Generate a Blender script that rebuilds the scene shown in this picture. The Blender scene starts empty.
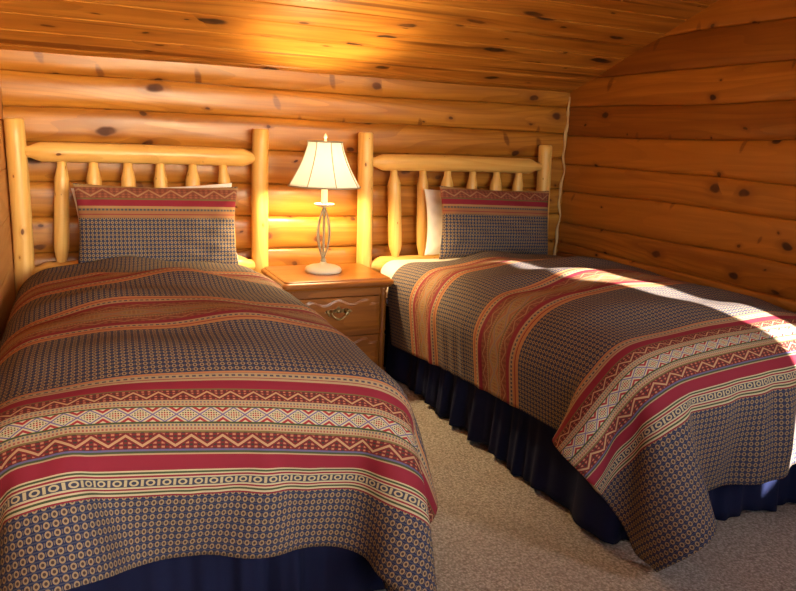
import bpy, bmesh, math, random
import numpy as np
from mathutils import Vector, Matrix

random.seed(7)
rng = np.random.default_rng(5)
SC = bpy.context.scene
COL = SC.collection
PI = math.pi

# ------------------------------------------------------------------ helpers
def srgb(r, g, b):
    f = lambda c: c / 12.92 if c <= 0.04045 else ((c + 0.055) / 1.055) ** 2.4
    return (f(r / 255), f(g / 255), f(b / 255), 1.0)

class MB:
    """collects shapes, builds ONE mesh object"""
    def __init__(s):
        s.v, s.f, s.uv, s.tone, s.sm = [], [], [], [], []
    def add(s, verts, faces, uvs=None, tone=0.5, smooth=True):
        o = len(s.v)
        s.v += [tuple(map(float, p)) for p in verts]
        s.uv += [tuple(map(float, p)) for p in uvs] if uvs is not None else [(p[0] + p[1], p[2] + p[1] * .37) for p in verts]
        s.tone += [tone] * len(verts)
        s.f += [tuple(i + o for i in f) for f in faces]
        s.sm += [smooth] * len(faces)
    def box(s, x0, x1, y0, y1, z0, z1, axis=0, tone=0.5, off=(0, 0)):
        vs = [(x, y, z) for x in (x0, x1) for y in (y0, y1) for z in (z0, z1)]
        fs = [(0, 1, 3, 2), (4, 6, 7, 5), (0, 4, 5, 1), (2, 3, 7, 6), (0, 2, 6, 4), (1, 5, 7, 3)]
        for f in fs:
            p = [vs[i] for i in f]
            n = (Vector(p[1]) - Vector(p[0])).cross(Vector(p[2]) - Vector(p[0]))
            k = max(range(3), key=lambda i: abs(n[i]))
            o = [i for i in range(3) if i != k]
            if axis in o and o[0] != axis: o = o[::-1]
            s.add(p, [(0, 1, 2, 3)], [(q[o[0]] + off[0], q[o[1]] + off[1]) for q in p], tone, False)
    def lathe(s, prof, c=(0, 0, 0), n=40, tone=0.5, close=False):
        vs, fs, uv = [], [], []
        m = len(prof)
        for i in range(n):
            a = 2 * PI * i / n
            for r, z in prof:
                vs.append((c[0] + r * math.cos(a), c[1] + r * math.sin(a), c[2] + z))
                uv.append((z, a * 0.1))
        for i in range(n):
            j = (i + 1) % n
            for k in range(m - 1):
                fs.append((i * m + k, j * m + k, j * m + k + 1, i * m + k + 1))
            if close: fs.append((i * m + m - 1, j * m + m - 1, j * m, i * m))
        s.add(vs, fs, uv, tone)
    def tube(s, pts, rad, n=16, tone=0.5, caps=True, wob=0.0, uo=(0, 0)):
        """tube along pts; rad scalar or list; wob = irregularity of the section"""
        pts = [Vector(p) for p in pts]
        m = len(pts)
        rad = [rad] * m if not hasattr(rad, '__len__') else rad
        ph = [random.uniform(0, 6.28) for _ in range(6)]
        vs, fs, uv = [], [], []
        t0 = (pts[1] - pts[0]).normalized()
        ref = Vector((0, 0, 1)) if abs(t0.z) < .8 else Vector((0, 1, 0))
        l = 0
        for i, p in enumerate(pts):
            t = (pts[min(i + 1, m - 1)] - pts[max(i - 1, 0)]).normalized()
            a = ref.cross(t).normalized(); b = t.cross(a)
            if i: l += (p - pts[i - 1]).length
            for k in range(n + 1):
                an = 2 * PI * k / n
                r = rad[i] * (1 + wob * (math.sin(2 * an + ph[0] + l * 3) + math.sin(3 * an + ph[1] - l * 5) * .6 + math.sin(l * 11 + ph[2]) * .7))
                vs.append(p + a * r * math.cos(an) + b * r * math.sin(an))
                uv.append((uo[0] + l, uo[1] + an * .045))
        w = n + 1
        for i in range(m - 1):
            for k in range(n):
                fs.append((i * w + k, i * w + k + 1, (i + 1) * w + k + 1, (i + 1) * w + k))
        if caps:
            fs.append(tuple(range(n))[::-1]); fs.append(tuple((m - 1) * w + k for k in range(n)))
        s.add(vs, fs, uv, tone)
    def grid(s, P, UV, tone=None, smooth=True):
        """P[i][j] points"""
        h, w = len(P), len(P[0])
        o = len(s.v)
        for i in range(h):
            for j in range(w):
                s.v.append(tuple(map(float, P[i][j]))); s.uv.append(tuple(map(float, UV[i][j])))
                s.tone.append(0.5 if tone is None else tone)
        for i in range(h - 1):
            for j in range(w - 1):
                a = o + i * w + j
                s.f.append((a, a + 1, a + w + 1, a + w)); s.sm.append(smooth)
    def build(s, name, mat, parent=None, weld=False):
        me = bpy.data.meshes.new(name)
        me.from_pydata(s.v, [], s.f)
        ul = me.uv_layers.new(name='UVMap')
        li = np.zeros(len(me.loops), dtype=np.int32); me.loops.foreach_get('vertex_index', li)
        ul.data.foreach_set('uv', np.array(s.uv, dtype=np.float32)[li].ravel())
        at = me.attributes.new('tone', 'FLOAT', 'POINT')
        at.data.foreach_set('value', np.array(s.tone, dtype=np.float32))
        me.polygons.foreach_set('use_smooth', np.array(s.sm, dtype=bool))
        me.materials.append(mat)
        bm = bmesh.new(); bm.from_mesh(me)
        if weld: bmesh.ops.remove_doubles(bm, verts=bm.verts, dist=1e-5)
        bmesh.ops.recalc_face_normals(bm, faces=bm.faces)
        bm.to_mesh(me); bm.free()
        o = bpy.data.objects.new(name, me); COL.objects.link(o)
        if parent:
            o.parent = parent
            o.matrix_parent_inverse = Matrix.Translation(parent.location).inverted()
        return o

def bevel(o, w=0.004, seg=3, ang=40):
    m = o.modifiers.new('bevel', 'BEVEL'); m.width = w; m.segments = seg; m.limit_method = 'ANGLE'
    m.angle_limit = math.radians(ang)
    return o

def tag(o, label=None, cat=None, group=None, kind=None):
    if label: o['label'] = label
    if cat: o['category'] = cat
    if group: o['group'] = group
    if kind: o['kind'] = kind
    return o

def thing(name, loc, label, cat, group=None):
    o = bpy.data.objects.new(name, None); COL.objects.link(o); o.location = loc
    o.empty_display_size = .1
    return tag(o, label, cat, group)

# ------------------------------------------------------------------ node maths
class E:
    def __init__(s, nt, k): s.nt, s.k = nt, k
    def op(s, o, *a):
        n = s.nt.nodes.new('ShaderNodeMath'); n.operation = o
        for i, x in enumerate((s,) + a):
            if isinstance(x, E): s.nt.links.new(x.k, n.inputs[i])
            else: n.inputs[i].default_value = x
        return E(s.nt, n.outputs[0])
    def __add__(s, b): return s.op('ADD', b)
    def __sub__(s, b): return s.op('SUBTRACT', b)
    def __mul__(s, b): return s.op('MULTIPLY', b)
    def __truediv__(s, b): return s.op('DIVIDE', b)
    def fr(s): return s.op('FRACT')
    def ab(s): return s.op('ABSOLUTE')
    def lt(s, b): return s.op('LESS_THAN', b)
    def gt(s, b): return s.op('GREATER_THAN', b)
    def mx(s, b): return s.op('MAXIMUM', b)
    def mn(s, b): return s.op('MINIMUM', b)
    def sm(s, a, b):
        n = s.nt.nodes.new('ShaderNodeMapRange'); n.interpolation_type = 'SMOOTHSTEP'
        s.nt.links.new(s.k, n.inputs[0]); n.inputs[1].default_value = a; n.inputs[2].default_value = b
        return E(s.nt, n.outputs[0])
    def within(s, a, b): return s.gt(a) * s.lt(b)

def link(nt, x, sock):
    if isinstance(x, E): nt.links.new(x.k, sock)
    elif hasattr(x, 'is_linked'): nt.links.new(x, sock)
    else: sock.default_value = x

def mixc(nt, fac, a, b, mode='MIX'):
    n = nt.nodes.new('ShaderNodeMix'); n.data_type = 'RGBA'; n.blend_type = mode
    link(nt, fac, n.inputs[0]); link(nt, a, n.inputs[6]); link(nt, b, n.inputs[7])
    return n.outputs[2]

def comb(nt, x, y, z=0.0):
    n = nt.nodes.new('ShaderNodeCombineXYZ')
    for i, q in enumerate((x, y, z)): link(nt, q, n.inputs[i])
    return n.outputs[0]

def noise(nt, vec, scale=1.0, detail=3.0, rough=.5):
    n = nt.nodes.new('ShaderNodeTexNoise'); n.noise_dimensions = '3D'
    nt.links.new(vec, n.inputs['Vector']); n.inputs['Scale'].default_value = scale
    n.inputs['Detail'].default_value = detail; n.inputs['Roughness'].default_value = rough
    return E(nt, n.outputs[0])

def new_mat(name):
    m = bpy.data.materials.new(name); m.use_nodes = True
    nt = m.node_tree; b = nt.nodes['Principled BSDF']
    return m, nt, b

def uvs(nt):
    t = nt.nodes.new('ShaderNodeUVMap'); t.uv_map = 'UVMap'
    sp = nt.nodes.new('ShaderNodeSeparateXYZ'); nt.links.new(t.outputs[0], sp.inputs[0])
    return E(nt, sp.outputs[0]), E(nt, sp.outputs[1])

def bump(nt, b, h, strength, dist):
    n = nt.nodes.new('ShaderNodeBump'); n.inputs['Strength'].default_value = strength
    n.inputs['Distance'].default_value = dist
    nt.links.new(h.k, n.inputs['Height']); nt.links.new(n.outputs[0], b.inputs['Normal'])

def plain(name, col, rough=.5, metal=0.0, **kw):
    m, nt, b = new_mat(name)
    t = nt.nodes.new('ShaderNodeTexCoord')
    n = noise(nt, t.outputs['Object'], kw.get('ns', 40), 3)
    c2 = tuple(x * kw.get('var', .85) for x in col[:3]) + (1,)
    nt.links.new(mixc(nt, n, c2, col), b.inputs['Base Color'])
    b.inputs['Roughness'].default_value = rough; b.inputs['Metallic'].default_value = metal
    if kw.get('bump'): bump(nt, b, n, .4, kw['bump'])
    if 'coat' in kw: b.inputs['Coat Weight'].default_value = kw['coat']
    return m

def wood(name, light, dark, streak, knot=(40, 20, 8), ku=5.0, kv=7.0, kthr=.55, kr=.16, rough=.36, fine=1.0, coat=.15, streak_amt=.7, tonevar=.45, cracks=0.0, spikes=0.0):
    """varnished pine: grain along u, knots, reddish streaks; metres in the UV map"""
    m, nt, b = new_mat(name)
    u, v = uvs(nt)
    at = nt.nodes.new('ShaderNodeAttribute'); at.attribute_name = 'tone'
    tone = E(nt, at.outputs['Fac'])
    tz = tone * 37.0
    L, D, S, K = srgb(*light), srgb(*dark), srgb(*streak), srgb(*knot)
    # knots
    warp = noise(nt, comb(nt, u * 9.0, v * 9.0, tz), 1.0, 2)
    vo = nt.nodes.new('ShaderNodeTexVoronoi'); vo.voronoi_dimensions = '2D'; vo.feature = 'F1'
    vo.inputs['Scale'].default_value = 1.0
    nt.links.new(comb(nt, u * ku + warp * .25, v * kv + warp * .35, 0.0), vo.inputs['Vector'])
    d = E(nt, vo.outputs['Distance'])
    sep = nt.nodes.new('ShaderNodeSeparateXYZ'); nt.links.new(vo.outputs['Color'], sep.inputs[0])
    has = E(nt, sep.outputs[0]).gt(kthr)
    sz = E(nt, sep.outputs[1])
    rad = sz * sz * (kr * 1.25) + kr * .28
    q = d / rad
    kn = has * (E(nt, nt_one(nt)) - q.sm(.55, 1.0))
    halo = has * (E(nt, nt_one(nt)) - q.sm(.6, 2.6))
    # grain flowing round the knots
    vv = v + halo * .012
    g1 = noise(nt, comb(nt, u * 1.3, vv * 22.0, tz), 1.0, 3, .55)
    g2 = noise(nt, comb(nt, u * 7.0, vv * 190.0, tz), 1.0, 2, .6)
    st = noise(nt, comb(nt, u * .9, vv * 9.0, tz + 11.0), 1.0, 2, .5)
    bl = noise(nt, comb(nt, u * 1.6, v * 2.5, tz + 5.0), 1.0, 2, .5)
    c = mixc(nt, g1.sm(.3, .7), L, D)
    cath = (noise(nt, comb(nt, u * .55, vv * 5.0, tz + 3.0), 1.0, 1, .4) * 13.0).fr()
    c = mixc(nt, (cath.sm(.45, .95)) * .38, c, S)
    c = mixc(nt, g2.sm(.4, .8) * (.45 * fine), c, D)
    c = mixc(nt, st.sm(.62, .8) * streak_amt, c, S)
    c = mixc(nt, bl.sm(.45, .75) * .35, c, D)
    c = mixc(nt, (tone - .5).mx(0.0) * (2 * tonevar), c, S)
    c = mixc(nt, (tone * -1.0 + .5).mx(0.0) * (2 * tonevar), c, L)
    if spikes:
        v2 = nt.nodes.new('ShaderNodeTexVoronoi'); v2.voronoi_dimensions = '2D'; v2.inputs['Scale'].default_value = 1.0
        nt.links.new(comb(nt, u * 9.5 + v * 2.0 + warp * .3 + 7.3, v * 3.2 + warp * .2, 0.0), v2.inputs['Vector'])
        s2 = nt.nodes.new('ShaderNodeSeparateXYZ'); nt.links.new(v2.outputs['Color'], s2.inputs[0])
        sp = E(nt, s2.outputs[0]).gt(.84) * (E(nt, nt_one(nt)) - (E(nt, v2.outputs['Distance']) / (E(nt, s2.outputs[1]) * .12 + .09)).sm(.5, 1.0))
        c = mixc(nt, sp * (g2.sm(.2, .8) * .35 + .5) * spikes, c, srgb(92, 42, 14))
    if cracks:
        ck = noise(nt, comb(nt, u * .45, vv * 15.0, tz + 20.0), 1.0, 2, .45)
        c = mixc(nt, ck.sm(.61, .70) * cracks, c, srgb(96, 42, 12))
    c = mixc(nt, halo * .45, c, S)
    c = mixc(nt, kn * .45, c, S)
    c = mixc(nt, kn * (warp.sm(.3, .6) * .4 + .5), c, K)
    nt.links.new(c, b.inputs['Base Color'])
    r = noise(nt, comb(nt, u * 3.0, v * 20.0, tz), 1.0, 2) * .15 + (rough - .07)
    nt.links.new((r + kn * .35).k, b.inputs['Roughness'])
    b.inputs['Specular IOR Level'].default_value = .42
    b.inputs['Coat Weight'].default_value = coat; b.inputs['Coat Roughness'].default_value = .25
    bump(nt, b, g2 * .3 + g1 * .5 + kn * -.6, .35, .0015)
    return m

def nt_one(nt):
    n = nt.nodes.new('ShaderNodeValue'); n.outputs[0].default_value = 1.0
    return n.outputs[0]

# ------------------------------------------------------------------ materials
M = {}
M['log'] = wood('varnished_log_wall', (194, 132, 52), (158, 98, 31), (114, 60, 19), knot=(66, 26, 8), ku=4.2, kv=6.5, kthr=.36, kr=.135, spikes=1.0, coat=.04, rough=.32)
M['log_right'] = wood('varnished_log_wall_amber', (192, 120, 40), (154, 88, 23), (116, 58, 15), knot=(60, 30, 14), ku=4.6, kv=6.2, kthr=.42, kr=.12, spikes=.8, rough=.40, coat=.04, tonevar=.8)
M['plank'] = wood('varnished_ceiling_plank', (212, 150, 66), (182, 116, 40), (122, 64, 20), ku=3.0, kv=9.0, kthr=.4, kr=.16, rough=.36, coat=.05, streak_amt=.7, tonevar=.5, cracks=.75)
M['peeled'] = wood('peeled_pine_log', (236, 196, 116), (220, 168, 86), (196, 134, 58), knot=(96, 50, 18), ku=9, kv=14, kthr=.62, kr=.09, rough=.38, tonevar=.3, streak_amt=.4)
M['honey'] = wood('honey_cabinet_wood', (152, 92, 30), (120, 66, 18), (96, 48, 13), ku=.5, kv=.5, kthr=.999, kr=.05, rough=.34, coat=.12, streak_amt=.3)
M['board'] = wood('smooth_pale_board', (206, 150, 88), (190, 130, 70), (170, 106, 50), ku=2, kv=3, kthr=.7, kr=.1, rough=.45)
M['white_cloth'] = plain('white_cotton', srgb(236, 230, 222), .85, ns=6, var=.95)
M['brass'] = plain('antique_brass', srgb(186, 164, 116), .30, 1.0, var=.5, ns=120)
M['cream_metal'] = plain('cream_painted_metal', srgb(226, 214, 188), .42, var=.9)
M['taupe_metal'] = plain('taupe_painted_metal', srgb(158, 144, 118), .42, var=.85)
M['piping'] = plain('grey_piping', srgb(150, 138, 116), .7)
M['rope'] = plain('pale_corner_seal', srgb(214, 176, 120), .7, var=.8)
M['outside'] = plain('sun_block_boards', srgb(120, 90, 64), .8)  # boards of the added slab that blocks the sun
M['frame'] = plain('window_frame_wood', srgb(196, 142, 82), .4)

def navy_cloth():
    m, nt, b = new_mat('navy_cotton')
    u, v = uvs(nt)
    w = noise(nt, comb(nt, u * 900.0, v * 900.0, 0.0), 1.0, 1)
    nt.links.new(mixc(nt, w, srgb(14, 18, 42), srgb(26, 32, 64)), b.inputs['Base Color'])
    b.inputs['Roughness'].default_value = .9; b.inputs['Specular IOR Level'].default_value = .15
    bump(nt, b, w, .3, .0006)
    return m
M['navy'] = navy_cloth()

def carpet():
    m, nt, b = new_mat('berber_carpet')
    u, v = uvs(nt)
    vec = comb(nt, u, v, 0.0)
    n1 = noise(nt, vec, 130, 2, .7)
    n2 = noise(nt, vec, 55, 3, .6)
    n3 = noise(nt, vec, 3, 3, .5)
    # rows of loops
    lo = nt.nodes.new('ShaderNodeTexVoronoi'); lo.inputs['Scale'].default_value = 150
    nt.links.new(comb(nt, u, v * .8, 0.0), lo.inputs['Vector'])
    ld = E(nt, lo.outputs['Distance'])
    c = mixc(nt, n1.sm(.3, .7), srgb(150, 142, 134), srgb(206, 200, 192))
    c = mixc(nt, n2.sm(.5, .72) * .6, c, srgb(126, 114, 106))
    c = mixc(nt, n3.sm(.45, .7) * .25, c, srgb(150, 130, 110))
    c = mixc(nt, ld.sm(.3, .8) * .45, c, srgb(104, 92, 80))
    nt.links.new(c, b.inputs['Base Color']); b.inputs['Roughness'].default_value = .95
    bump(nt, b, n2 * .5 - ld, .7, .006)
    return m
M['carpet'] = carpet()

# ---- woven bedding fabric: u across, v along the bed, metres
TAN, CREAM, CRIM = (164, 140, 106), (186, 174, 140), (130, 34, 50)
DRED, GREEN, OLIVE = (106, 34, 36), (62, 74, 46), (108, 92, 54)
PURP, OTAN, NAVY = (92, 86, 122), (176, 122, 78), (28, 40, 74)
MRED, MTAN = (128, 70, 52), (160, 126, 84)
def SEQ_MED():
    return [('p', OTAN, 9), ('p', CRIM, 3), ('p', OTAN, 7), ('dash', TAN, 8), ('p', TAN, 5), ('p', CRIM, 14), ('zigm', MRED, 24), ('dots', MTAN, 9), ('p', OLIVE, 3),
            ('diam', MTAN, 44), ('p', OLIVE, 3), ('dots', MTAN, 9), ('zigm', MRED, 24), ('p', CRIM, 16), ('p', TAN, 5), ('dash', TAN, 8), ('p', OTAN, 7), ('p', CRIM, 3), ('p', OTAN, 12)]
def SEQ_MAJ():
    return [('p', OTAN, 8), ('p', CRIM, 3), ('p', TAN, 6), ('dash', TAN, 12), ('p', TAN, 5), ('p', CRIM, 4), ('p', TAN, 9), ('p', CRIM, 36), ('p', OLIVE, 6), ('zig', DRED, 40),
            ('p', TAN, 3), ('dots', TAN, 18), ('p', GREEN, 6), ('dia', CREAM, 48), ('p', GREEN, 6), ('dots', TAN, 22), ('p', OLIVE, 6), ('zig', DRED, 52), ('p', PURP, 6),
            ('p', GREEN, 6), ('p', TAN, 5), ('p', CRIM, 48), ('p', CREAM, 5), ('p', GREEN, 6), ('p', CREAM, 5), ('p', CRIM, 6), ('p', CREAM, 5), ('oio', (56, 60, 78), 26)]
def SEQ_END():
    return [('p', CREAM, 5), ('p', CRIM, 5), ('p', CREAM, 5), ('p', GREEN, 6), ('p', CREAM, 6), ('p', CRIM, 5)]

BANDS = [(SEQ_MED(), .27, .53), (SEQ_MED(), .83, 1.13), (SEQ_MAJ(), 1.460, 1.705), (SEQ_END(), 1.705, 1.727)]

def fabric(name, bands):
    m, nt, b = new_mat(name)
    u, v = uvs(nt)
    one = E(nt, nt_one(nt))
    # ground: rings on navy
    PU, PV = .0148, .0162
    cu = ((u / PU).fr() - .5).ab(); cw = (v / PV).fr() - .5
    cv = cw.ab()
    d = (cu * cu + cv * cv * .8).op('SQRT')
    rib = noise(nt, comb(nt, u * 1500.0, v * 300.0, 0.0), 1.0, 1)
    c = mixc(nt, cv.gt(.43), srgb(*NAVY), srgb(62, 68, 88))
    c = mixc(nt, cu.gt(.45) * cv.lt(.25), c, srgb(112, 100, 84))
    c = mixc(nt, d.lt(.355), c, srgb(150, 128, 96))
    c = mixc(nt, d.lt(.18), c, srgb(70, 54, 52))
    for seq, v0, v1 in bands:
        tot = sum(s[2] for s in seq)
        ramp = nt.nodes.new('ShaderNodeValToRGB'); ramp.color_ramp.interpolation = 'CONSTANT'
        cr = ramp.color_ramp
        t = 0.0; zones = []
        while len(cr.elements) > 1: cr.elements.remove(cr.elements[-1])
        prev = None
        for i, (kind, colr, w) in enumerate(seq):
            if i == 0: e = cr.elements[0]; e.position = 0
            else: e = cr.elements.new(t / tot)
            e.color = srgb(*colr)
            if kind != 'p': zones.append((kind, v0 + (v1 - v0) * t / tot, v0 + (v1 - v0) * (t + w) / tot))
            t += w
        f = (v - v0) / (v1 - v0)
        nt.links.new(f.k, ramp.inputs[0])
        inb = v.within(v0, v1)
        cb = ramp.outputs[0]
        for kind, a, bb in zones:
            h = bb - a
            w = (v - a) / h                      # 0..1 across the zone
            z = v.within(a, bb)
            mu = .45 if kind.endswith('m') else 1.0
            if kind in ('zig', 'zigm'):
                p = h * 2.07
                tri = ((u / p).fr() - .5).ab() * 2.0
                zl = (w - (tri * .62 + .19)).ab()
                dt = ((u / (p * .25)).fr() - .5).ab()
                dw = ((w * 4.0).fr() - .5).ab()
                cb = mixc(nt, z * dt.lt(.2) * dw.lt(.24) * zl.gt(.24) * mu, cb, srgb(168, 112, 84))
                cb = mixc(nt, z * (dt.gt(.3) * dw.gt(.26)) * zl.gt(.2) * mu, cb, srgb(58, 52, 44))
                cb = mixc(nt, z * zl.lt(.085) * (mu + .2), cb, srgb(172, 136, 100))
            elif kind == 'dots':
                du = ((u / .0075).fr() - .5).ab()
                al = w.gt(.5)
                k = du.lt(.27) * ((w * 2.0).fr() - .5).ab().lt(.27) * .8
                cb = mixc(nt, z * k * al, cb, srgb(140, 40, 50))
                cb = mixc(nt, z * k * (one - al), cb, srgb(52, 64, 90))
            elif kind == 'dash':
                du = ((u / .014).fr() - .5).ab()
                cb = mixc(nt, z * du.lt(.28) * (w - .5).ab().lt(.34), cb, srgb(70, 70, 82))
            elif kind == 'oio':
                du = ((u / .032).fr() - .5)
                o = (du * du * 9.0 + (w - .5) * (w - .5) * 4.6).op('SQRT')
                cb = mixc(nt, z * o.within(.45, .86), cb, srgb(176, 162, 126))
                cb = mixc(nt, z * du.ab().gt(.41) * (w - .5).ab().lt(.42), cb, srgb(176, 162, 126))
            elif kind in ('dia', 'diam'):
                p = h * 1.65
                a1 = ((u / p).fr() - .5).ab() * 2.0
                a2 = (w * 2.0 - 1.0).ab()
                s = a1 + a2
                fu = ((u / (p / 9)).fr() - .5).ab(); fw = ((w * 6.5).fr() - .5).ab()
                cb = mixc(nt, z * (s - 1.0).ab().lt(.11) * mu, cb, srgb(104, 92, 128))
                cb = mixc(nt, z * s.lt(.78) * fu.lt(.3) * fw.lt(.3) * mu, cb, srgb(74, 80, 54))
                cb = mixc(nt, z * s.lt(.42) * fu.lt(.34) * fw.lt(.34) * mu, cb, srgb(150, 44, 48))
                cb = mixc(nt, z * s.within(1.34, 1.72) * mu, cb, srgb(148, 44, 50))
        c = mixc(nt, inb, c, cb)
    c = mixc(nt, rib * .22, c, srgb(60, 48, 44))
    nt.links.new(c, b.inputs['Base Color'])
    b.inputs['Roughness'].default_value = .8
    b.inputs['Specular IOR Level'].default_value = .15
    wr = noise(nt, comb(nt, u * 9.0, v * 9.0, 0.0), 1.0, 3, .5)
    bump(nt, b, rib * .08 + wr * .9, .5, .006)
    return m
M['fabric'] = fabric('southwest_stripe_fabric', BANDS)
SEQ_PIL = [('p', MTAN, 10), ('zigm', MRED, 40), ('p', OLIVE, 6), ('p', CRIM, 24), ('p', MTAN, 9), ('dash', (128, 104, 78), 10), ('p', (150, 104, 68), 11), ('p', CRIM, 3), ('p', (150, 104, 68), 12)]
M['pillow_fabric'] = fabric('southwest_pillow_fabric', [(SEQ_PIL, .004, .135)])

# ------------------------------------------------------------------ room shell
XL, XR, YB, YF = -.262, 2.575, 3.42, -1.02
CEIL = lambda y: 1.387 + .3566 * (3.418 - y)

def wav(x, ph, amp):
    return amp * (math.sin(x * 1.7 + ph) + .6 * math.sin(x * 3.9 + ph * 2.3) + .35 * math.sin(x * 8.3 + ph * 4.1))

def log_rows(mb, joints, a0, a1, place, depth, holes=(), step=.06, nv=14, limit=None, wob=.004, pw=3.4):
    """half-round log courses; place(a, z, out) -> point; holes: (a0,a1,z0,z1)"""
    jp = [random.uniform(0, 6) for _ in joints]
    for r in range(len(joints) - 1):
        z0, z1 = joints[r], joints[r + 1]
        tone = random.uniform(.15, .85); uo = random.uniform(0, 50); vo = random.uniform(0, 50)
        spans = [(a0, a1)]
        for h in holes:
            if h[2] < z1 - 1e-4 and h[3] > z0 + 1e-4:
                spans = [s for q in spans for s in ((q[0], min(q[1], h[0])), (max(q[0], h[1]), q[1])) if s[1] - s[0] > 1e-3]
        if limit: spans = [(s[0], min(s[1], limit(z0))) for s in spans if min(s[1], limit(z0)) - s[0] > .01]
        for s0, s1 in spans:
            n = max(2, int((s1 - s0) / step) + 1)
            P, UV = [], []
            for i in range(n):
                a = s0 + (s1 - s0) * i / (n - 1)
                ts = [0, .012, .035, .08, .15, .24, .34, .45, .56, .67, .77, .86, .925, .968, .988, 1.0]
                lo = z0 + wav(a, jp[r], wob); hi = z1 + wav(a, jp[r + 1], wob)
                dd = depth * (1 + wav(a * .8, jp[r] + 3, .12))
                row, ur = [], []
                for k, t in enumerate(ts):
                    x = abs(2 * t - 1)
                    prof = .25 + .75 * max(0, 1 - x ** pw) ** .6
                    if x > .999: prof = 0.0
                    row.append(place(a, lo + (hi - lo) * t, dd * prof + wav(a * 2, jp[r] + k * .2, .0012)))
                    ur.append((a + uo, (hi - lo) * t * 1.15 + vo))
                P.append(row); UV.append(ur)
            mb.grid(P, UV, tone)

# floor
mb = MB()
n = 2
mb.box(XL - .1, XR + .1, YF - .1, YB + .1, -.06, 0.0)
o = mb.build('floor', M['carpet'])
tag(o, 'grey beige looped carpet covering the bedroom floor', 'carpet', kind='structure')

# back wall
JB = [-.02, .13, .28, .42, .561, .716, .868, 1.035, 1.178, 1.315, 1.46]
mb = MB()
log_rows(mb, JB, XL - .05, XR + .05, lambda a, z, q: (a, YB - q, z), .029)
mb.box(XL - .1, XR + .1, YB, YB + .12, -.02, 1.42)
tag(mb.build('wall_back', M['log']), 'varnished half log wall behind the two headboards', 'wall', kind='structure')

# right wall with its window
WR = (-.80, -.01, 1.0, 2.17)         # y0,y1,z0,z1
JR = [-.02, .13, .28, .40, .497, .545, .68, .855, 1.0, 1.162, 1.32, 1.467, 1.626, 1.79, 1.95, 2.11, 2.27, 2.43, 2.6, 2.77, 2.94, 3.11, 3.28]
ylim = lambda z: min(YB + .03, 3.418 - (z - 1.387 - .03) / .3566)
mb = MB()
log_rows(mb, JR, YF - .05, YB + .05, lambda a, z, q: (XR - q, a, z), .020, [WR], limit=ylim, wob=.005)
def backing(y0, y1, z0, full=True):
    vs = [(x, y, z) for x in (XR, XR + .12) for (y, z) in ((y0, z0), (y1, z0), (y1, CEIL(y1) + .05), (y0, CEIL(y0) + .05))]
    mb.add(vs, [(0, 1, 2, 3), (7, 6, 5, 4), (0, 4, 5, 1), (1, 5, 6, 2), (2, 6, 7, 3), (3, 7, 4, 0)], [(p[1], p[2]) for p in vs], smooth=False)
backing(YF - .1, WR[0], -.02); backing(WR[1], YB + .1, -.02); backing(WR[0], WR[1], WR[3])
mb.box(XR, XR + .12, WR[0], WR[1], -.02, WR[2], axis=1)
tag(mb.build('wall_right', M['log_right']), 'amber half log wall running along the right bed', 'wall', kind='structure')

# left wall: smooth boards
mb = MB()
x = -.02
while x < 3.2:
    w = .19
    mb.box(XL - .1, XL, YF - .1, YB + .1, x, x + w - .003, axis=1, tone=random.uniform(.3, .6), off=(random.uniform(0, 9), 0))
    x += w
tag(mb.build('wall_left', M['board']), 'smooth pale board wall at the left edge', 'wall', kind='structure')

# front wall with an unseen window added for cool fill daylight
WF = (-.05, 1.75, .85, 2.15)
mb = MB()
JF = [-.02, .13, .28, .43, .57, .71, .85, 1.0, 1.16, 1.32, 1.48, 1.64, 1.80, 1.97, 2.15, 2.3, 2.46, 2.62, 2.78, 2.94, 3.10, 3.26]
log_rows(mb, JF, XL - .05, XR + .05, lambda a, z, q: (a, YF + q, z), .03, [WF], step=.12)
for (x0, x1, z0, z1) in ((XL - .1, WF[0], -.02, 3.3), (WF[1], XR + .1, -.02, 3.3), (WF[0], WF[1], -.02, WF[2]), (WF[0], WF[1], WF[3], 3.3)):
    mb.box(x0, x1, YF - .12, YF, z0, z1)
tag(mb.build('wall_front', M['log']), 'log wall behind the viewer with a window added for fill light', 'wall', kind='structure')

# windows: frames and panes
def glass():
    m, nt, b = new_mat('clear_window_glass')
    out = nt.nodes['Material Output']
    tr = nt.nodes.new('ShaderNodeBsdfTransparent'); gl = nt.nodes.new('ShaderNodeBsdfGlossy'); gl.inputs['Roughness'].default_value = .02
    mx = nt.nodes.new('ShaderNodeMixShader'); mx.inputs[0].default_value = .06
    nt.links.new(tr.outputs[0], mx.inputs[1]); nt.links.new(gl.outputs[0], mx.inputs[2]); nt.links.new(mx.outputs[0], out.inputs[0])
    return m
M['glass'] = glass()
def window(name, axis, c, a0, a1, z0, z1, t0, t1, label):
    # axis 0: plane normal x ; axis 1: plane normal y
    def bx(mb, p0, p1, q0, q1, r0, r1):
        if axis == 0: mb.box(r0, r1, p0, p1, q0, q1)
        else: mb.box(p0, p1, r0, r1, q0, q1)
    f = MB(); w = .035
    bx(f, a0, a0 + w, z0, z1, t0, t1); bx(f, a1 - w, a1, z0, z1, t0, t1)
    bx(f, a0 + w, a1 - w, z0, z0 + w, t0, t1); bx(f, a0 + w, a1 - w, z1 - w, z1, t0, t1)
    fo = f.build(name, M['frame']); tag(fo, label, 'window', kind='structure')
    p = MB(); tm = (t0 + t1) / 2
    bx(p, a0 + w, a1 - w, z0 + w, z1 - w, tm - .003, tm + .003)
    p.build('pane', M['glass'], fo)
window('window_1', 0, XR, WR[0], WR[1], WR[2], WR[3], XR + .02, XR + .10, 'narrow window in the right wall that lets the sun in')
window('fill_window', 1, YF, WF[0], WF[1], WF[2], WF[3], YF - .10, YF - .02, 'unseen wide window added in the front wall for fill daylight')

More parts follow.
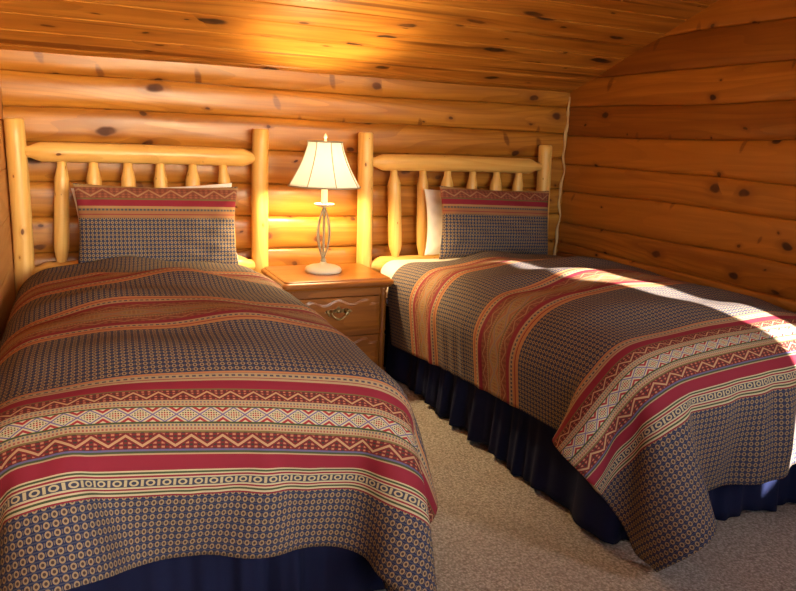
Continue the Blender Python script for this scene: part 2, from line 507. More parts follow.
# ceiling: planks parallel to the back wall
mb = MB()
sl = math.atan(.3566)
ys = YB + .06; pw = .128
k = 0
while ys > YF - .15:
    y1 = ys; y0 = ys - pw + .0022
    tone = random.uniform(.2, .8); uo, vo = random.uniform(0, 50), random.uniform(0, 50)
    xs = np.linspace(XL - .05, XR + .1, 30)
    P, UV = [], []
    for xx in xs:
        row, ur = [], []
        for t, dz in ((0, .02), (0, .008), (.035, 0), (.5, -.0004), (.965, 0), (1, .008), (1, .02)):
            y = y0 + (y1 - y0) * t
            row.append((xx, y, CEIL(y) + dz)); ur.append((xx + uo, vo + t * pw * 1.06))
        P.append(row); UV.append(ur)
    mb.grid(P, UV, tone, smooth=False)
    ys -= pw
vs = []
for xx in (XL - .1, XR + .12):
    for y in (YF - .15, YB + .12):
        for dz in (.012, .14): vs.append((xx, y, CEIL(y) + dz))
mb.add(vs, [(0, 1, 3, 2), (4, 6, 7, 5), (0, 4, 5, 1), (2, 3, 7, 6), (0, 2, 6, 4), (1, 5, 7, 3)], smooth=False)
tag(mb.build('ceiling', M['plank']), 'sloped ceiling of varnished knotty pine planks', 'ceiling', kind='structure')

# pale wavy seal in the back right corner
mb = MB()
pts, rad = [], []
for i in range(60):
    t = i / 59; z = .40 + (1.375 - .40) * t
    pts.append((2.545 + .006 * math.sin(z * 21) + .004 * math.sin(z * 47), 3.385 + .004 * math.cos(z * 30), z))
    rad.append(.0065 + .0035 * math.sin(z * 33 + 1) * math.sin(z * 12) + (.003 if abs(z - 1.24) < .06 else 0))
mb.tube(pts, rad, 10)
tag(mb.build('trim_1', M['rope']), 'pale wavy strip running down the back right corner', 'trim', kind='structure')

# unseen roof slab added outside the front window to block direct sun
mb = MB(); mb.box(-1.2, 2.75, YF - 3.3, YF - .13, 2.45, 2.55)
tag(mb.build('sun_block_roof', M['outside']), 'unseen roof slab added to keep sun out of the front window', 'roof', kind='structure')

# ------------------------------------------------------------------ log beds
def rail_log(mb, a, b, r, ten, tl, tone, bow=0.0, tr=None):
    """log with tapered tenon ends from a to b"""
    a, b = Vector(a), Vector(b); L = (b - a).length
    tl0, tl1 = tl if hasattr(tl, '__len__') else (tl, tl)
    taper = .045 if tr is None else tr
    ss = [0, tl0, tl0 + .004] if tr == 0 else [0, tl0 * .6, tl0]
    rs = [ten, ten, r * .94] if tr == 0 else [ten * .96, ten, ten * 1.05]
    ss = [0.0, tl0, tl0 + taper * .5, tl0 + taper]; rs = [ten, ten * 1.02, (ten + r) * .52, r]
    n = 14
    for i in range(1, n):
        ss.append(tl0 + taper + (L - tl0 - tl1 - 2 * taper) * i / n); rs.append(r)
    ss += [L - tl1 - taper, L - tl1 - taper * .5, L - tl1, L]; rs += [r, (ten + r) * .52, ten * 1.02, ten]
    up = Vector((0, 0, 1)) if abs((b - a).normalized().z) < .7 else Vector((0, 0, 0))
    pts = [a + (b - a) * (s / L) + up * bow * math.sin(PI * s / L) for s in ss]
    mb.tube(pts, rs, 24, tone, wob=.012, uo=(random.uniform(0, 30), random.uniform(0, 30)))

def post(mb, x0, x1, y, h, r, tone):
    ss = [0, .2, .4, .6, .8, .95, 1.0]
    pts = [(x1 + (x0 - x1) * s + .004 * math.sin(5 * s + x0 * 9), y, .0 + (h - .007) * s) for s in ss] + [(x0 + .004 * math.sin(5 + x0 * 9), y, h)]
    rs = [r * 1.08, r * 1.05, r * 1.02, r, r, r * .99, r * .985, r * .82]
    mb.tube(pts, rs, 28, tone, wob=.01, uo=(random.uniform(0, 30), random.uniform(0, 30)))

def make_bed(px, spindles, low, label, mat_x, mat_y, rail):
    yh = 3.315
    root = thing('bed', ((px[0] + px[2]) / 2, yh, 0), label, 'bed', 'twin log beds')
    for (xt, xb, h, tn) in ((px[0], px[1], px[4], .45), (px[2], px[3], px[5], .55)):
        mb = MB(); post(mb, xt, xb, yh, h, .0385, tn); mb.build('post', M['peeled'], root)
    mb = MB(); rail_log(mb, (px[0] + .02, yh, rail[0]), (px[2] - .02, yh, rail[1]), .041, .023, (rail[2], rail[3]), .5, .004); mb.build('top_rail', M['peeled'], root)
    mb = MB(); rail_log(mb, (px[1] + .02, yh, low), (px[3] - .02, yh, low), .046, .026, .03, .45); mb.build('lower_rail', M['peeled'], root)
    for (xt, xb) in spindles:
        mb = MB()
        t, b = Vector((xt, yh, rail[0] - .03)), Vector((xb, yh, low + .03))
        r = random.uniform(.029, .035)
        L = (t - b).length
        ss = [0, .02, .05, .07, .15, L * .5, L * .7, L - .075, L - .062, L - .03, L]
        rs = [.019, .02, r * .88, r, r * 1.02, r, r * .98, r * .96, r * .86, .0195, .018]
        mb.tube([b + (t - b) * (s / L) for s in ss], rs, 20, random.uniform(.35, .65), wob=.012, uo=(random.uniform(0, 30), random.uniform(0, 30)))
        mb.build('spindle', M['peeled'], root)
    # hidden support under the mattress
    x0, x1 = mat_x; y0, y1 = mat_y
    mb = MB(); mb.box(x0 + .015, x1 - .015, y0 + .015, y1 - .005, .17, .318)
    bevel(mb.build('box_spring', M['white_cloth'], root), .02, 3)
    for sx in (x0 + .08, x1 - .08):
        for sy in (y0 + .1, y1 - .1):
            mb = MB(); mb.tube([(sx, sy, 0.0), (sx, sy, .171)], .022, 14); mb.build('leg', M['taupe_metal'], root)
    return root

ML = ((-.175, .672), (1.46, 3.255)); MR = ((1.352, 2.29), (1.415, 3.255))
make_bed((-.2205, -.2235, .784, .772, 1.128, 1.128),
         [(-.054, -.080), (.066, .062), (.203, .2), (.336, .335), (.474, .472), (.607, .64)], .495,
         'peeled log headboard bed left of the nightstand', ML[0], ML[1], (.996, .994, .028, .02))
make_bed((1.303, 1.311, 2.358, 2.42, 1.132, 1.106),
         [(1.457, 1.485), (1.619, 1.640), (1.763, 1.765), (1.913, 1.915), (2.061, 2.06), (2.202, 2.2)], .470,
         'peeled log headboard bed right of the nightstand along the amber log wall', MR[0], MR[1], (.990, .988, .03, .03))

def mattress(mx, my, label):
    mb = MB(); mb.box(mx[0], mx[1], my[0], my[1], .322, .518)
    o = mb.build('mattress', M['white_cloth'], weld=True)
    m = bevel(o, .075, 6)
    for p in o.data.polygons: p.use_smooth = True
    return tag(o, label, 'mattress', 'mattresses on the log beds')
mattress(*ML, 'white sheeted mattress under the comforter of the left bed')
mattress(*MR, 'white sheeted mattress showing at the head of the right bed')

def skirt(mx, my, label, seed):
    r = random.Random(seed)
    # path: left side (head to foot), foot, right side
    q = .012
    P0 = [(mx[0] - q, my[1] - .04), (mx[0] - q, my[0] - q), (mx[1] + q, my[0] - q), (mx[1] + q, my[1] - .04)]
    pts, nor, l = [], [], []
    tot = 0
    for k in range(3):
        a, b = Vector(P0[k]), Vector(P0[k + 1]); L = (b - a).length; t = (b - a) / L
        n = int(L / .006)
        for i in range(n):
            pts.append(a + t * (L * i / n)); nor.append(Vector((t.y, -t.x))); l.append(tot + L * i / n)
        tot += L
    pts.append(Vector(P0[3])); nor.append(nor[-1]); l.append(tot)
    # smooth the normals round the corners
    for _ in range(6):
        nor = [(nor[max(i - 1, 0)] + nor[i] + nor[min(i + 1, len(nor) - 1)]).normalized() for i in range(len(nor))]
    ph = [r.uniform(0, 6) for _ in range(8)]
    # gathers with an irregular phase
    def fold(s):
        f = s * 42 + 2.2 * math.sin(s * 5.1 + ph[0]) + 1.6 * math.sin(s * 9.7 + ph[1])
        g = math.sin(f)
        return (g * abs(g) ** -.25 if abs(g) > 1e-3 else 0) * (.75 + .4 * math.sin(s * 7.3 + ph[2])) + .3 * math.sin(f * 2.3 + ph[3])
    rows = 12
    P, UV = [], []
    for i in range(len(pts)):
        row, ur = [], []
        F = fold(l[i]); hem = .016 + .010 * math.sin(l[i] * 17 + ph[4]) * math.sin(l[i] * 5 + ph[5])
        for k in range(rows + 1):
            t = k / rows
            z = .319 + (hem - .319) * t
            amp = .002 + .017 * t ** .8
            off = .008 + .020 * t + amp * F
            row.append((pts[i].x + nor[i].x * off, pts[i].y + nor[i].y * off, z)); ur.append((l[i], z))
        P.append(row); UV.append(ur)
    mb = MB(); mb.grid(P, UV)
    # flat deck of the skirt between mattress and box spring
    mb.box(mx[0] - .008, mx[1] + .008, my[0] - .008, my[1] - .045, .3185, .3215)
    o = mb.build('bed_skirt', M['navy'])
    m = o.modifiers.new('thick', 'SOLIDIFY'); m.thickness = .002
    return tag(o, label, 'bed skirt', 'navy bed skirts')
skirt(*ML, 'navy gathered bed skirt under the left bed at the bottom edge', 3)
skirt(*MR, 'navy gathered bed skirt hanging to the carpet round the right bed', 8)

# ------------------------------------------------------------------ comforters (cloth draped by a small position-based solver)
def drape(W, Lc, xc, yh, rot, box, zt, seed, dome=.05, extra=None, steps=260, H=.026, shear_x=0.0, nar=0.0, hugx=.0, hugy=.0, slack=.035, pf=0.0, headpull=0.0, taper=.82):
    nu, nv = int(W / H) + 1, int(Lc / H) + 1
    hu, hv = W / (nu - 1), Lc / (nv - 1)
    U, V = np.meshgrid((np.arange(nu) / (nu - 1) - .5) * W, np.arange(nv) / (nv - 1) * Lc, indexing='ij')
    c, s = math.cos(rot), math.sin(rot)
    r = np.random.default_rng(seed)
    X = np.zeros((nu, nv, 3))
    ux = U * (.99 - slack * np.clip((V - Lc + .6) / .2, 0, 1))
    X[..., 0] = xc + ux * c + V * s
    X[..., 1] = yh - V * c + ux * s + shear_x * U
    (x0, x1), (y0, y1) = box
    e1 = np.maximum(X[..., 0] - (x1 - .03), 0) - np.maximum((x0 + .03) - X[..., 0], 0)
    e1 = e1 * (1 - pf * np.clip((V - 1.2) / .4, 0, 1))
    X[..., 1] -= headpull * np.clip((-.3 - U) / .3, 0, 1) * np.clip((1.0 - V) / 1.0, 0, 1)
    X[..., 0] -= e1 * .93
    ph = r.uniform(0, 6, 12)
    def top(x, y):
        a = np.clip((2 * x - x0 - x1) / (x1 - x0), -1, 1); b = np.clip((y - y0) / .5, 0, 1)
        bmp = 1.5 * (.007 * np.sin(x * 9 + y * 3 + ph[0]) * np.sin(y * 11 + ph[1]) + .005 * np.sin(x * 17 + ph[2] + 3 * np.sin(y * 3)) * np.sin(y * 5 - x * 4 + ph[3]) + .004 * np.sin(y * 23 + x * 6 + ph[4]))
        hd = np.clip((y - 2.35) / .55, 0, 1)
        return dome * (1 - a ** 2) * (b * (2 - b)) * (1 - taper * hd * hd * (3 - 2 * hd)) + bmp * (1 - a ** 4) * np.clip((y - y0 - .03) / .3, 0, 1)
    X[..., 2] = zt + top(X[..., 0], X[..., 1]) + .012 - np.abs(e1) * .97 + .003 * r.standard_normal((nu, nv))
    R = .13
    def collide(X, Xp):
        x, y = X[..., 0], X[..., 1]
        z = X[..., 2] - top(x, y)
        sy = np.clip((y - 2.55) / .2, 0, 1); x1e = x1 - nar * sy * sy * (3 - 2 * sy)
        tp = np.clip((.42 - z) / .3, 0, 1) * .025
        cx = np.clip(x, x0 + R + tp, x1e - R - tp); cy = np.clip(y, y0 + R + tp, 9.0); cz = np.minimum(z, zt - R)
        dx, dy, dz = x - cx, y - cy, z - cz
        d = np.sqrt(dx * dx + dy * dy + dz * dz)
        inside = d < R
        core = d < 1e-6
        dd = np.where(core, 1.0, d)
        f = np.where(inside, R / dd, 1.0)
        nx = np.where(core, x, cx + dx * f); ny = np.where(core, y, cy + dy * f); nz = np.where(core, zt, cz + dz * f)
        X[..., 0] = np.where(inside, nx, x); X[..., 1] = np.where(inside, ny, y)
        X[..., 2] = np.where(inside, nz, z) + top(x, y)
        fr = np.where(inside, .9, 0.0)[..., None]
        X -= (X - Xp) * fr * np.array([1, 1, 0.2])
        if extra: extra(X)
        X[..., 2] = np.maximum(X[..., 2], .018)
    def con(X, a, b, rest, k):
        A, B = X[a], X[b]
        d = B - A; L = np.sqrt((d * d).sum(-1, keepdims=True)) + 1e-9
        q = d * ((L - rest) / L) * (.5 * k)
        X[a] = A + q; X[b] = B - q
    S = slice
    groups = []
    for p in (0, 1):
        n = (nu - p) // 2; groups.append(((S(p, p + 2 * n, 2),), (S(p + 1, p + 2 * n, 2),), hu, 1.0))
        n = (nv - p) // 2; groups.append(((S(None), S(p, p + 2 * n, 2)), (S(None), S(p + 1, p + 2 * n, 2)), hv, 1.0))
    dg = math.hypot(hu, hv)
    for p in (0, 1):
        n = (nu - p) // 2; ia, ib = S(p, p + 2 * n, 2), S(p + 1, p + 2 * n, 2)
        groups.append(((ia, S(0, nv - 1)), (ib, S(1, nv)), dg, .25)); groups.append(((ia, S(1, nv)), (ib, S(0, nv - 1)), dg, .25))
    for p in (0, 1):
        ii = np.array([i for i in range(nu - 2) if (i // 2) % 2 == p]); groups.append(((ii,), (ii + 2,), 2 * hu, .07))
        jj = np.array([j for j in range(nv - 2) if (j // 2) % 2 == p]); groups.append(((S(None), jj), (S(None), jj + 2), 2 * hv, .07))
        ii = np.array([i for i in range(nu - 6) if (i // 6) % 2 == p]); groups.append(((ii,), (ii + 6,), 6 * hu, .012))
        jj = np.array([j for j in range(nv - 6) if (j // 6) % 2 == p]); groups.append(((S(None), jj), (S(None), jj + 6), 6 * hv, .012))
    Xp = X.copy(); g = np.array([0, 0, -9.8]) * (1 / 60) ** 2 * .22
    for st in range(steps):
        Xn = X + (X - Xp) * .93 + g
        # loft hugs the bed: weak pull of hanging cloth towards the bed
        hang = np.clip((zt - .08 - X[..., 2]) / .1, 0, 1)
        Xn[..., 0] += hang * hugx * g[2] * np.clip((X[..., 0] - (x1 - .08)) / .05, 0, 1) - hang * hugx * g[2] * np.clip((x0 + .08 - X[..., 0]) / .05, 0, 1)
        Xn[..., 1] -= hang * hugy * g[2] * np.clip((y0 + .08 - X[..., 1]) / .05, 0, 1)
        Xp = X; X = Xn
        for it in range(12):
            for a, b, rest, k in groups: con(X, a, b, rest, k)
            if it % 2: collide(X, Xp)
    return X, U, V

def comforter(X, U, V, label, parts_label=None):
    nu, nv = U.shape
    mb = MB()
    mb.grid(X.tolist(), np.stack([U, V], -1).tolist())
    o = mb.build('comforter', M['fabric'])
    s = o.modifiers.new('smooth', 'SUBSURF'); s.levels = 1; s.render_levels = 1
    t = o.modifiers.new('loft', 'SOLIDIFY'); t.thickness = .018; t.offset = 0
    return tag(o, label, 'comforter', 'matching striped comforters')

def left_extra(X):
    # beside the nightstand and the left wall
    m = (X[..., 1] > 2.76)
    X[..., 0] = np.where(m & (X[..., 0] > .738), .738, X[..., 0])
    X[..., 0] = np.maximum(X[..., 0], XL + .018)
XLc, UL, VL = drape(1.37, 1.86, .405, 2.952, -.035, ((-.235, .730), (1.39, 3.3)), .546, 11, .085, left_extra, nar=.02, shear_x=-.09, hugx=.6, hugy=.1, pf=.85, taper=.6)
VL = VL + .015 - .07 * np.clip((1.40 - VL) / .3, 0, 1)
comforter(XLc, UL, VL, 'striped southwest comforter spread over the left bed in the foreground')
def right_extra(X):
    X[..., 0] = np.minimum(X[..., 0], XR - .05)
XRc, UR, VR = drape(1.60, 1.96, 1.765, 2.955, 0.055, ((1.275, 2.36), (1.335, 3.3)), .546, 23, .085, right_extra, hugx=.5, slack=.075, headpull=.05)
# soft vertical pleats where the foot end hangs
amp = .016 * np.clip((VR - 1.60) / .12, 0, 1) * np.clip((UR + .52) / .12, 0, 1) * np.clip((1.98 - VR) / .1, .4, 1)
ph_ = UR * 37 + 1.3 * np.sin(UR * 11 + .6)
XRc[..., 1] -= amp * (np.maximum(np.sin(ph_), -.3) + .35 * np.sin(ph_ * 1.9 + 1)) + .004 * amp / .016
VR = VR + .04
comforter(XRc, UR, VR, 'striped southwest comforter on the right bed with a bright sun patch')

# ------------------------------------------------------------------ pillows
def pillow(name, mat, c, w, h, T, lean, roll, yaw, label, group, vtop=0.0, seed=1, ears=.05):
    n = 56
    r = random.Random(seed); ph = [r.uniform(0, 6) for _ in range(8)]
    mb = MB()
    Rm = Matrix.Rotation(yaw, 4, 'Z') @ Matrix.Rotation(-lean, 4, 'X') @ Matrix.Rotation(roll, 4, 'Y')
    for sgn in (-1, 1):
        P, UV = [], []
        for i in range(n + 1):
            row, ur = [], []
            a = -math.cos(PI * i / n) if 0 < i < n else (-1 if i == 0 else 1)
            for j in range(n + 1):
                b = -math.cos(PI * j / n) if 0 < j < n else (-1 if j == 0 else 1)
                x = a * w / 2 * (1 - ears * (1 - b * b) * abs(a)); z = b * h / 2 * (1 - ears * 1.2 * (1 - a * a) * abs(b))
                th = T / 2 * ((1 - a ** 4) * (1 - b ** 4)) ** .55 * (1.12 - .25 * b)
                wr = .005 * (math.sin(13 * a + 7 * b + ph[0]) * math.sin(9 * b - 4 * a + ph[1])) + .003 * math.sin(24 * (a - b * .6) + ph[2]) * abs(a) ** 2
                y = sgn * (th + wr * min(1, (1 - abs(a)) * 6) * min(1, (1 - abs(b)) * 6)) + .012 * math.sin(2.2 * b + ph[3]) * .5
                p = Rm @ Vector((x, y, z))
                row.append((c[0] + p.x, c[1] + p.y, c[2] + p.z)); ur.append((x, vtop + (h / 2 - z)))
            P.append(row); UV.append(ur)
        mb.grid(P, UV)
    # piped edge
    o = mb.build(name, mat, weld=True)
    return tag(o, label, 'pillow', group)
VTOP = 0.0
pillow('pillow', M['white_cloth'], (.312, 3.216, .701), .66, .342, .074, .13, -.045, 0, 'white pillow mostly hidden behind the patterned pillow of the left bed', 'white pillows', seed=4)
pillow('pillow', M['pillow_fabric'], (.304, 3.068, .705), .645, .358, .112, .13, .012, 0, 'patterned pillow standing at the head of the left bed', 'patterned pillows', VTOP, 6)
pillow('pillow', M['white_cloth'], (1.895, 3.216, .695), .60, .335, .074, .13, .02, 0, 'white pillow showing left of the patterned pillow on the right bed', 'white pillows', seed=5)
pillow('pillow', M['pillow_fabric'], (1.925, 3.068, .707), .645, .358, .112, .13, .03, 0, 'patterned pillow leaning at the head of the right bed', 'patterned pillows', VTOP, 9)

# ------------------------------------------------------------------ nightstand
NX0, NX1, NY0, NY1 = .757, 1.265, 2.815, 3.225
ns = thing('nightstand', ((NX0 + NX1) / 2, (NY0 + NY1) / 2, 0), 'honey brown wooden nightstand with two drawers between the beds', 'nightstand')
mb = MB()
# moulded top: stacked outlines give the ogee edge
prof = [(.018, .462), (.010, .466), (.006, .474), (.0, .478), (.0, .490), (.004, .495), (.012, .498), (.014, .503), (.020, .505)]
vs, fs, uv = [], [], []
for ins, z in prof:
    x0, x1, y0, y1 = NX0 + ins, NX1 - ins, NY0 + ins, NY1 - ins
    cr = .018
    ring = []
    for (cx, cy, a0) in ((x1 - cr, y1 - cr, 0), (x0 + cr, y1 - cr, 90), (x0 + cr, y0 + cr, 180), (x1 - cr, y0 + cr, 270)):
        for k in range(6):
            a = math.radians(a0 + 18 * k); ring.append((cx + cr * math.cos(a), cy + cr * math.sin(a), z))
    vs += ring; uv += [(p[0] + 3, p[1] * 1.0 + z) for p in ring]
m_ = 24
for i in range(len(prof) - 1):
    for k in range(m_):
        fs.append((i * m_ + k, i * m_ + (k + 1) % m_, (i + 1) * m_ + (k + 1) % m_, (i + 1) * m_ + k))
fs.append(tuple(range(m_))[::-1]); fs.append(tuple((len(prof) - 1) * m_ + k for k in range(m_)))
mb.add(vs, fs, uv, .4, smooth=False)
mb.build('tabletop', M['honey'], ns)
bx0, bx1, by0, by1 = NX0 + .022, NX1 - .022, NY0 + .035, NY1 - .012
mb = MB()
mb.box(bx0, bx0 + .02, by0 + .02, by1, .06, .462, axis=2, tone=.6); mb.box(bx1 - .02, bx1, by0 + .02, by1, .06, .462, axis=2, tone=.55)
mb.box(bx0 + .02, bx1 - .02, by1 - .012, by1, .06, .462, axis=0, tone=.6)
mb.box(bx0 + .02, bx1 - .02, by0 + .022, by1 - .012, .06, .08, axis=0)
for z0, z1 in ((.425, .462), (.245, .268), (.06, .09)):
    mb.box(bx0 + .03, bx1 - .03, by0 + .004, by0 + .03, z0, z1, axis=0, tone=.62)
bevel(mb.build('body', M['honey'], ns), .0025, 2)
for sx in (bx0 + .016, bx1 - .016):       # turned corner columns
    mb = MB()
    prof = [(0, .055), (.018, .055), (.019, .075), (.014, .085), (.0165, .095), (.0165, .22), (.0185, .235), (.013, .247), (.0185, .26), (.0165, .272), (.0165, .42), (.0185, .43), (.0135, .438), (.019, .448), (.019, .463), (0, .463)]
    mb.lathe(prof, (sx, by0 + .014, 0), 24, .55); mb.build('column', M['honey'], ns)
mb = MB()
# plinth with bracket feet
mb.box(bx0 - .006, bx1 + .006, by0 - .008, by1, .045, .062, axis=0, tone=.6)
for x0, x1 in ((bx0 - .006, bx0 + .075), (bx1 - .075, bx1 + .006)):
    mb.box(x0, x1, by0 - .008, by0 + .03, 0, .045, axis=0, tone=.6); mb.box(x0, x1, by1 - .04, by1, 0, .045, axis=0, tone=.6)
bevel(mb.build('base', M['honey'], ns), .006, 3)

def drawer(z0, z1, lab):
    x0, x1 = bx0 + .036, bx1 - .036
    n = 48
    def topz(t):       # scalloped upper edge
        s = (t - .5) * 2
        return z1 - .022 + .010 * math.cos(s * PI * 3) * (1 if abs(s) < .78 else 0) - (.0 if abs(s) < .78 else .008) + .006 * (1 - abs(s))
    mb = MB()
    mb.box(x0, x1, by0 - .004, by0 + .25, z0, z1, axis=0, tone=.45)
    # raised panel
    yo, yi = by0 - .010, by0 - .003
    ring_o, ring_i = [], []
    for k in range(n + 1):
        t = k / n; xx = x0 + .004 + (x1 - x0 - .008) * t
        xi = x0 + .016 + (x1 - x0 - .032) * t
        ring_o.append((xx, topz(t))); ring_i.append((xi, topz(t) - .010))
    ring_o += [(x1 - .004, z0 + .006), (x0 + .004, z0 + .006)]; ring_i += [(x1 - .016, z0 + .018), (x0 + .016, z0 + .018)]
    q = len(ring_o)
    vs = [(p[0], yi, p[1]) for p in ring_o] + [(p[0], yo + .003, p[1]) for p in ring_o] + [(p[0], yo, p[1]) for p in ring_i]
    fs = [(k, (k + 1) % q, q + (k + 1) % q, q + k) for k in range(q)] + [(q + k, q + (k + 1) % q, 2 * q + (k + 1) % q, 2 * q + k) for k in range(q)]
    # inner face as strips
    for k in range(n): 
        pass
    fs.append(tuple(2 * q + k for k in range(q)))
    mb.add(vs, fs, [(p[0] + 7, p[2] + z0) for p in vs], .42, smooth=False)
    d = mb.build('drawer', M['honey'], ns)
    # antique brass bail pull
    cx, cz = (x0 + x1) / 2, (z0 + z1) / 2 + .012
    h = MB()
    # pierced bat-wing plate: scalloped outline above the bail, rosettes at the bail ends
    N = 64
    up = [(cx - .062 + .124 * k / N, cz + .010 + .007 * abs(math.sin(PI * 5 * k / N)) + .012 * math.exp(-((k / N - .5) / .10) ** 2) - .010 * (2 * abs(k / N - .5)) ** 4) for k in range(N + 1)]
    dn = [(cx - .062 + .124 * k / N, cz + .004 - .004 * abs(math.sin(PI * 4 * k / N)) + .003 * (2 * abs(k / N - .5)) ** 4) for k in range(N + 1)]
    vs = []
    for (a, b) in zip(up, dn):
        vs += [(b[0], yo + .0004, b[1]), (b[0], yo - .003, b[1]), (a[0], yo - .0036, a[1]), (a[0], yo + .0004, a[1])]
    fs = []
    for k in range(N):
        for q_ in range(4): fs.append((4 * k + q_, 4 * k + (q_ + 1) % 4, 4 * k + 4 + (q_ + 1) % 4, 4 * k + 4 + q_))
    fs += [(0, 1, 2, 3), (4 * N + 3, 4 * N + 2, 4 * N + 1, 4 * N)]
    h.add(vs, fs, smooth=False)
    for s_x, r_ in ((-.034, .0105), (.034, .0105), (-.052, .007), (.052, .007), (0, .009)):
        h.tube([(cx + s_x, yo + .0004, cz + .006), (cx + s_x, yo - .0055, cz + .006), (cx + s_x, yo - .008, cz + .006)], [r_, r_ * .9, r_ * .4], 14)
    for s_x in (-.045, .045):
        h.tube([(cx + s_x, yo - .002, cz + .004), (cx + s_x * 1.02, yo - .003, cz - .008), (cx + s_x * .86, yo - .002, cz - .015)], [.004, .0035, .002], 8)
    for s in (-1, 1):
        h.tube([(cx + s * .034, yo - .002, cz + .006), (cx + s * .034, yo - .016, cz + .006)], [.007, .005], 14)
    pts = []
    for k in range(25):
        a = PI + PI * k / 24
        pts.append((cx + .036 * math.cos(a), yo - .013 - .004 * math.sin(PI * k / 24), cz + .006 + .026 * math.sin(a) * (1 + .25 * math.sin(PI * k / 24) ** 4)))
    h.tube(pts, [.0028 + .0016 * math.sin(PI * k / 24) ** 2 for k in range(25)], 10)
    hb = h.build('handle', M['brass'], d); tag(hb, 'antique brass bail pull')
drawer(.270, .422, '')
drawer(.092, .243, '')

# ------------------------------------------------------------------ table lamp
LX, LY, LZ = 1.0, 3.03, .505
lamp = thing('table_lamp', (LX, LY, LZ), 'lit table lamp with a bell shade standing on the nightstand', 'lamp')
C0 = (LX, LY, LZ)
mb = MB(); mb.lathe([(0, 0), (.079, 0), (.083, .004), (.083, .012), (.078, .021), (.062, .028), (.04, .032), (.022, .036), (.014, .042), (.011, .05), (0, .052)], C0, 48); mb.build('base', M['cream_metal'], lamp)
mb = MB(); mb.lathe([(0, .045), (.012, .045), (.013, .055), (.007, .063), (.010, .072), (.006, .08), (.0055, .17), (.0055, .262), (.009, .27), (.012, .28), (.008, .288), (.010, .297), (0, .297)], C0, 24); mb.build('stem', M['taupe_metal'], lamp)
for k in range(4):
    a = PI / 4 * (2 * k) + .35
    pts = []
    for i in range(21):
        t = i / 20; z = .066 + (.285 - .066) * t
        r = .006 + .030 * math.sin(PI * t) ** .9
        pts.append((LX + r * math.cos(a), LY + r * math.sin(a), LZ + z))
    mb = MB(); mb.tube(pts, .0034, 8); mb.build('wire', M['taupe_metal'], lamp)
mb = MB(); mb.lathe([(0, .292), (.02, .294), (.042, .302), (.046, .307), (.044, .308), (.02, .300), (0, .299)], C0, 36); mb.build('drip_pan', M['cream_metal'], lamp)
mb = MB(); mb.lathe([(0, .298), (.0145, .298), (.0145, .405), (.012, .41), (0, .41)], C0, 24); mb.build('candle_sleeve', M['cream_metal'], lamp)

def emit(name, col, st):
    m, nt, b = new_mat(name)
    b.inputs['Emission Color'].default_value = col; b.inputs['Emission Strength'].default_value = st
    b.inputs['Base Color'].default_value = (1, 1, 1, 1)
    return m
BULB = 1300.0
M['bulb'] = emit('glowing_bulb', (1.0, .73, .36, 1), BULB)
mb = MB(); mb.lathe([(0, .41), (.012, .411), (.013, .42), (.022, .44), (.0285, .462), (.029, .475), (.025, .492), (.014, .503), (0, .507)], C0, 28); mb.build('bulb', M['bulb'], lamp)

def shade_mat():
    m, nt, b = new_mat('ivory_lampshade_cloth')
    out = nt.nodes['Material Output']
    df = nt.nodes.new('ShaderNodeBsdfDiffuse'); df.inputs[0].default_value = (.80, .80, .80, 1)
    tl = nt.nodes.new('ShaderNodeBsdfTranslucent'); tl.inputs[0].default_value = (.40, .39, .38, 1)
    u, v = uvs(nt)
    mx = nt.nodes.new('ShaderNodeMixShader')
    n = noise(nt, comb(nt, u * 60.0, v * 200.0, 0.0), 1.0, 2)
    nt.links.new((n * .06 + .52).k, mx.inputs[0])
    nt.links.new(df.outputs[0], mx.inputs[1]); nt.links.new(tl.outputs[0], mx.inputs[2]); nt.links.new(mx.outputs[0], out.inputs[0])
    return m
M['shade'] = shade_mat()
ZB, ZT = .385, .578
def shade_r(t):   # t 0 bottom .. 1 top, bell
    return .078 + (.163 - .078) * (1 - t) ** 1.45
NP = 8
def sect(a):      # octagonal panels slightly flattened
    q = (a / (2 * PI) * NP) % 1.0
    return 1 - .035 * math.sin(PI * q)
mb = MB()
n, h = 96, 18
P, UV = [], []
for i in range(n + 1):
    a = 2 * PI * i / n
    row, ur = [], []
    for k in range(h + 1):
        t = k / h; r = shade_r(t) * sect(a)
        row.append((LX + r * math.cos(a), LY + r * math.sin(a), LZ + ZB + (ZT - ZB) * t)); ur.append((a * .1, t * .2))
    P.append(row); UV.append(ur)
mb.grid(P, UV)
sh = mb.build('shade', M['shade'], lamp, weld=True)
s_ = sh.modifiers.new('t', 'SOLIDIFY'); s_.thickness = .0012
for k in range(NP):
    a = 2 * PI * k / NP
    mb = MB(); mb.tube([(LX + (shade_r(t) + .001) * math.cos(a), LY + (shade_r(t) + .001) * math.sin(a), LZ + ZB + (ZT - ZB) * t) for t in np.linspace(0, 1, 14)], .0022, 6)
    mb.build('piping', M['piping'], sh)
for t in (0, 1):
    mb = MB()
    pts = [(LX + (shade_r(t) * sect(2 * PI * i / 96) + .0006) * math.cos(2 * PI * i / 96), LY + (shade_r(t) * sect(2 * PI * i / 96) + .0006) * math.sin(2 * PI * i / 96), LZ + ZB + (ZT - ZB) * t) for i in range(97)]
    mb.tube(pts, .003, 8, caps=False); mb.build('rim', M['piping'], sh)
mb = MB()    # harp and spider holding the shade
for s in (-1, 1):
    pts = [(LX + s * (.014 + .032 * math.sin(PI * min(1, i / 14))), LY, LZ + .40 + .178 * i / 14) for i in range(15)]
    pts[-1] = (LX, LY, LZ + .578)
    mb.tube(pts, .0016, 6)
for a in (PI / 4, 3 * PI / 4, 5 * PI / 4, 7 * PI / 4):
    mb.tube([(LX, LY, LZ + .576), (LX + .076 * math.cos(a), LY + .076 * math.sin(a), LZ + .576)], .0014, 6)
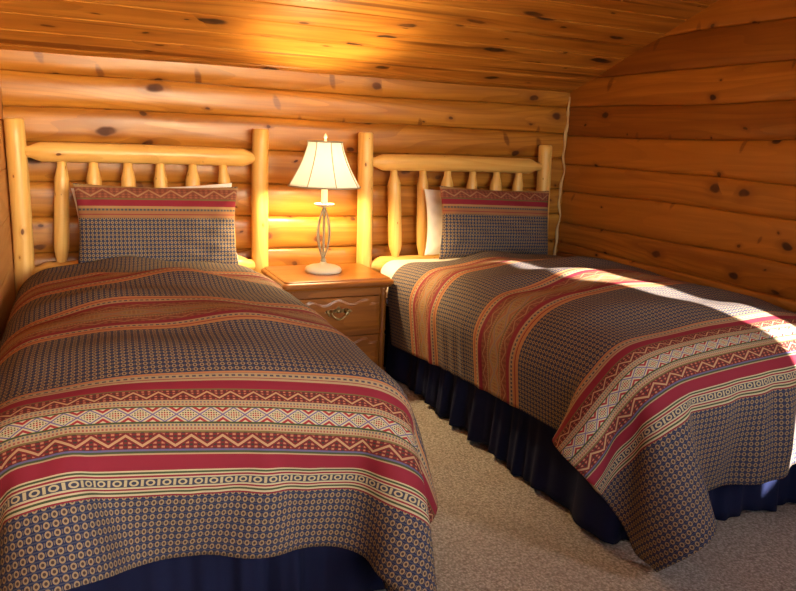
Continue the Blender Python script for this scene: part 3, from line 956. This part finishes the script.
mb.build('harp', M['brass'], lamp)
mb = MB(); mb.lathe([(0, .574), (.006, .575), (.006, .584), (.0035, .588), (.0075, .596), (.006, .606), (.002, .613), (0, .615)], C0, 20); mb.build('finial', M['cream_metal'], lamp)

# ------------------------------------------------------------------ light
w = bpy.data.worlds.new('sky'); SC.world = w; w.use_nodes = True
wn = w.node_tree; bg = wn.nodes['Background']
sky = wn.nodes.new('ShaderNodeTexSky'); sky.sky_type = 'NISHITA'; sky.sun_disc = False
EL, AZ = math.radians(26), math.atan2(-.36, 1.0)
sky.sun_elevation = EL; sky.sun_rotation = math.radians(160); sky.air_density = 1.0; sky.dust_density = 1.5
wn.links.new(sky.outputs[0], bg.inputs[0]); bg.inputs[1].default_value = 2.2
sd = bpy.data.lights.new('sun', 'SUN'); sd.energy = 52.0; sd.angle = math.radians(.6); sd.color = (1, .96, .88)
so = bpy.data.objects.new('sun', sd); COL.objects.link(so)
travel = Vector((math.sin(AZ) * math.cos(EL), math.cos(AZ) * math.cos(EL), -math.sin(EL)))
so.rotation_euler = travel.to_track_quat('-Z', 'Y').to_euler(); so.location = (4, -4, 6)
for nm, loc, rot, sx, sy in (('window_portal', ((WF[0] + WF[1]) / 2, YF - .13, (WF[2] + WF[3]) / 2), (PI / 2, 0, 0), WF[1] - WF[0], WF[3] - WF[2]),
                             ('window_portal', (XR + .13, (WR[0] + WR[1]) / 2, (WR[2] + WR[3]) / 2), (PI / 2, 0, PI / 2), WR[1] - WR[0], WR[3] - WR[2])):
    ld = bpy.data.lights.new(nm, 'AREA'); ld.shape = 'RECTANGLE'; ld.size = sx; ld.size_y = sy
    ld.cycles.is_portal = True
    lo = bpy.data.objects.new(nm, ld); COL.objects.link(lo); lo.location = loc; lo.rotation_euler = rot

# ------------------------------------------------------------------ camera (solved from the vanishing points of the photograph)
cam = bpy.data.cameras.new('camera'); co = bpy.data.objects.new('camera', cam); COL.objects.link(co)
R = [[0.91308758, -0.05215201, 0.40441468], [-0.40579541, -0.21354357, 0.88866711], [0.04001438, -0.97554052, -0.21614703]]
m = Matrix(((R[0][0], -R[0][1], -R[0][2], 0), (R[1][0], -R[1][1], -R[1][2], 0), (R[2][0], -R[2][1], -R[2][2], 1.11), (0, 0, 0, 1)))
co.matrix_world = m
cam.sensor_width = 36; cam.sensor_fit = 'HORIZONTAL'; cam.lens = 709.54 / 796 * 36; cam.clip_start = .02
SC.camera = co
SC.view_settings.view_transform = 'Standard'; SC.view_settings.look = 'None'; SC.view_settings.gamma = 1
SC.view_settings.use_curve_mapping = False
SC.view_settings.exposure = -0.08
SC.cycles.use_denoising = True
SC.cycles.max_bounces = 10; SC.cycles.diffuse_bounces = 6; SC.cycles.sample_clamp_indirect = 8
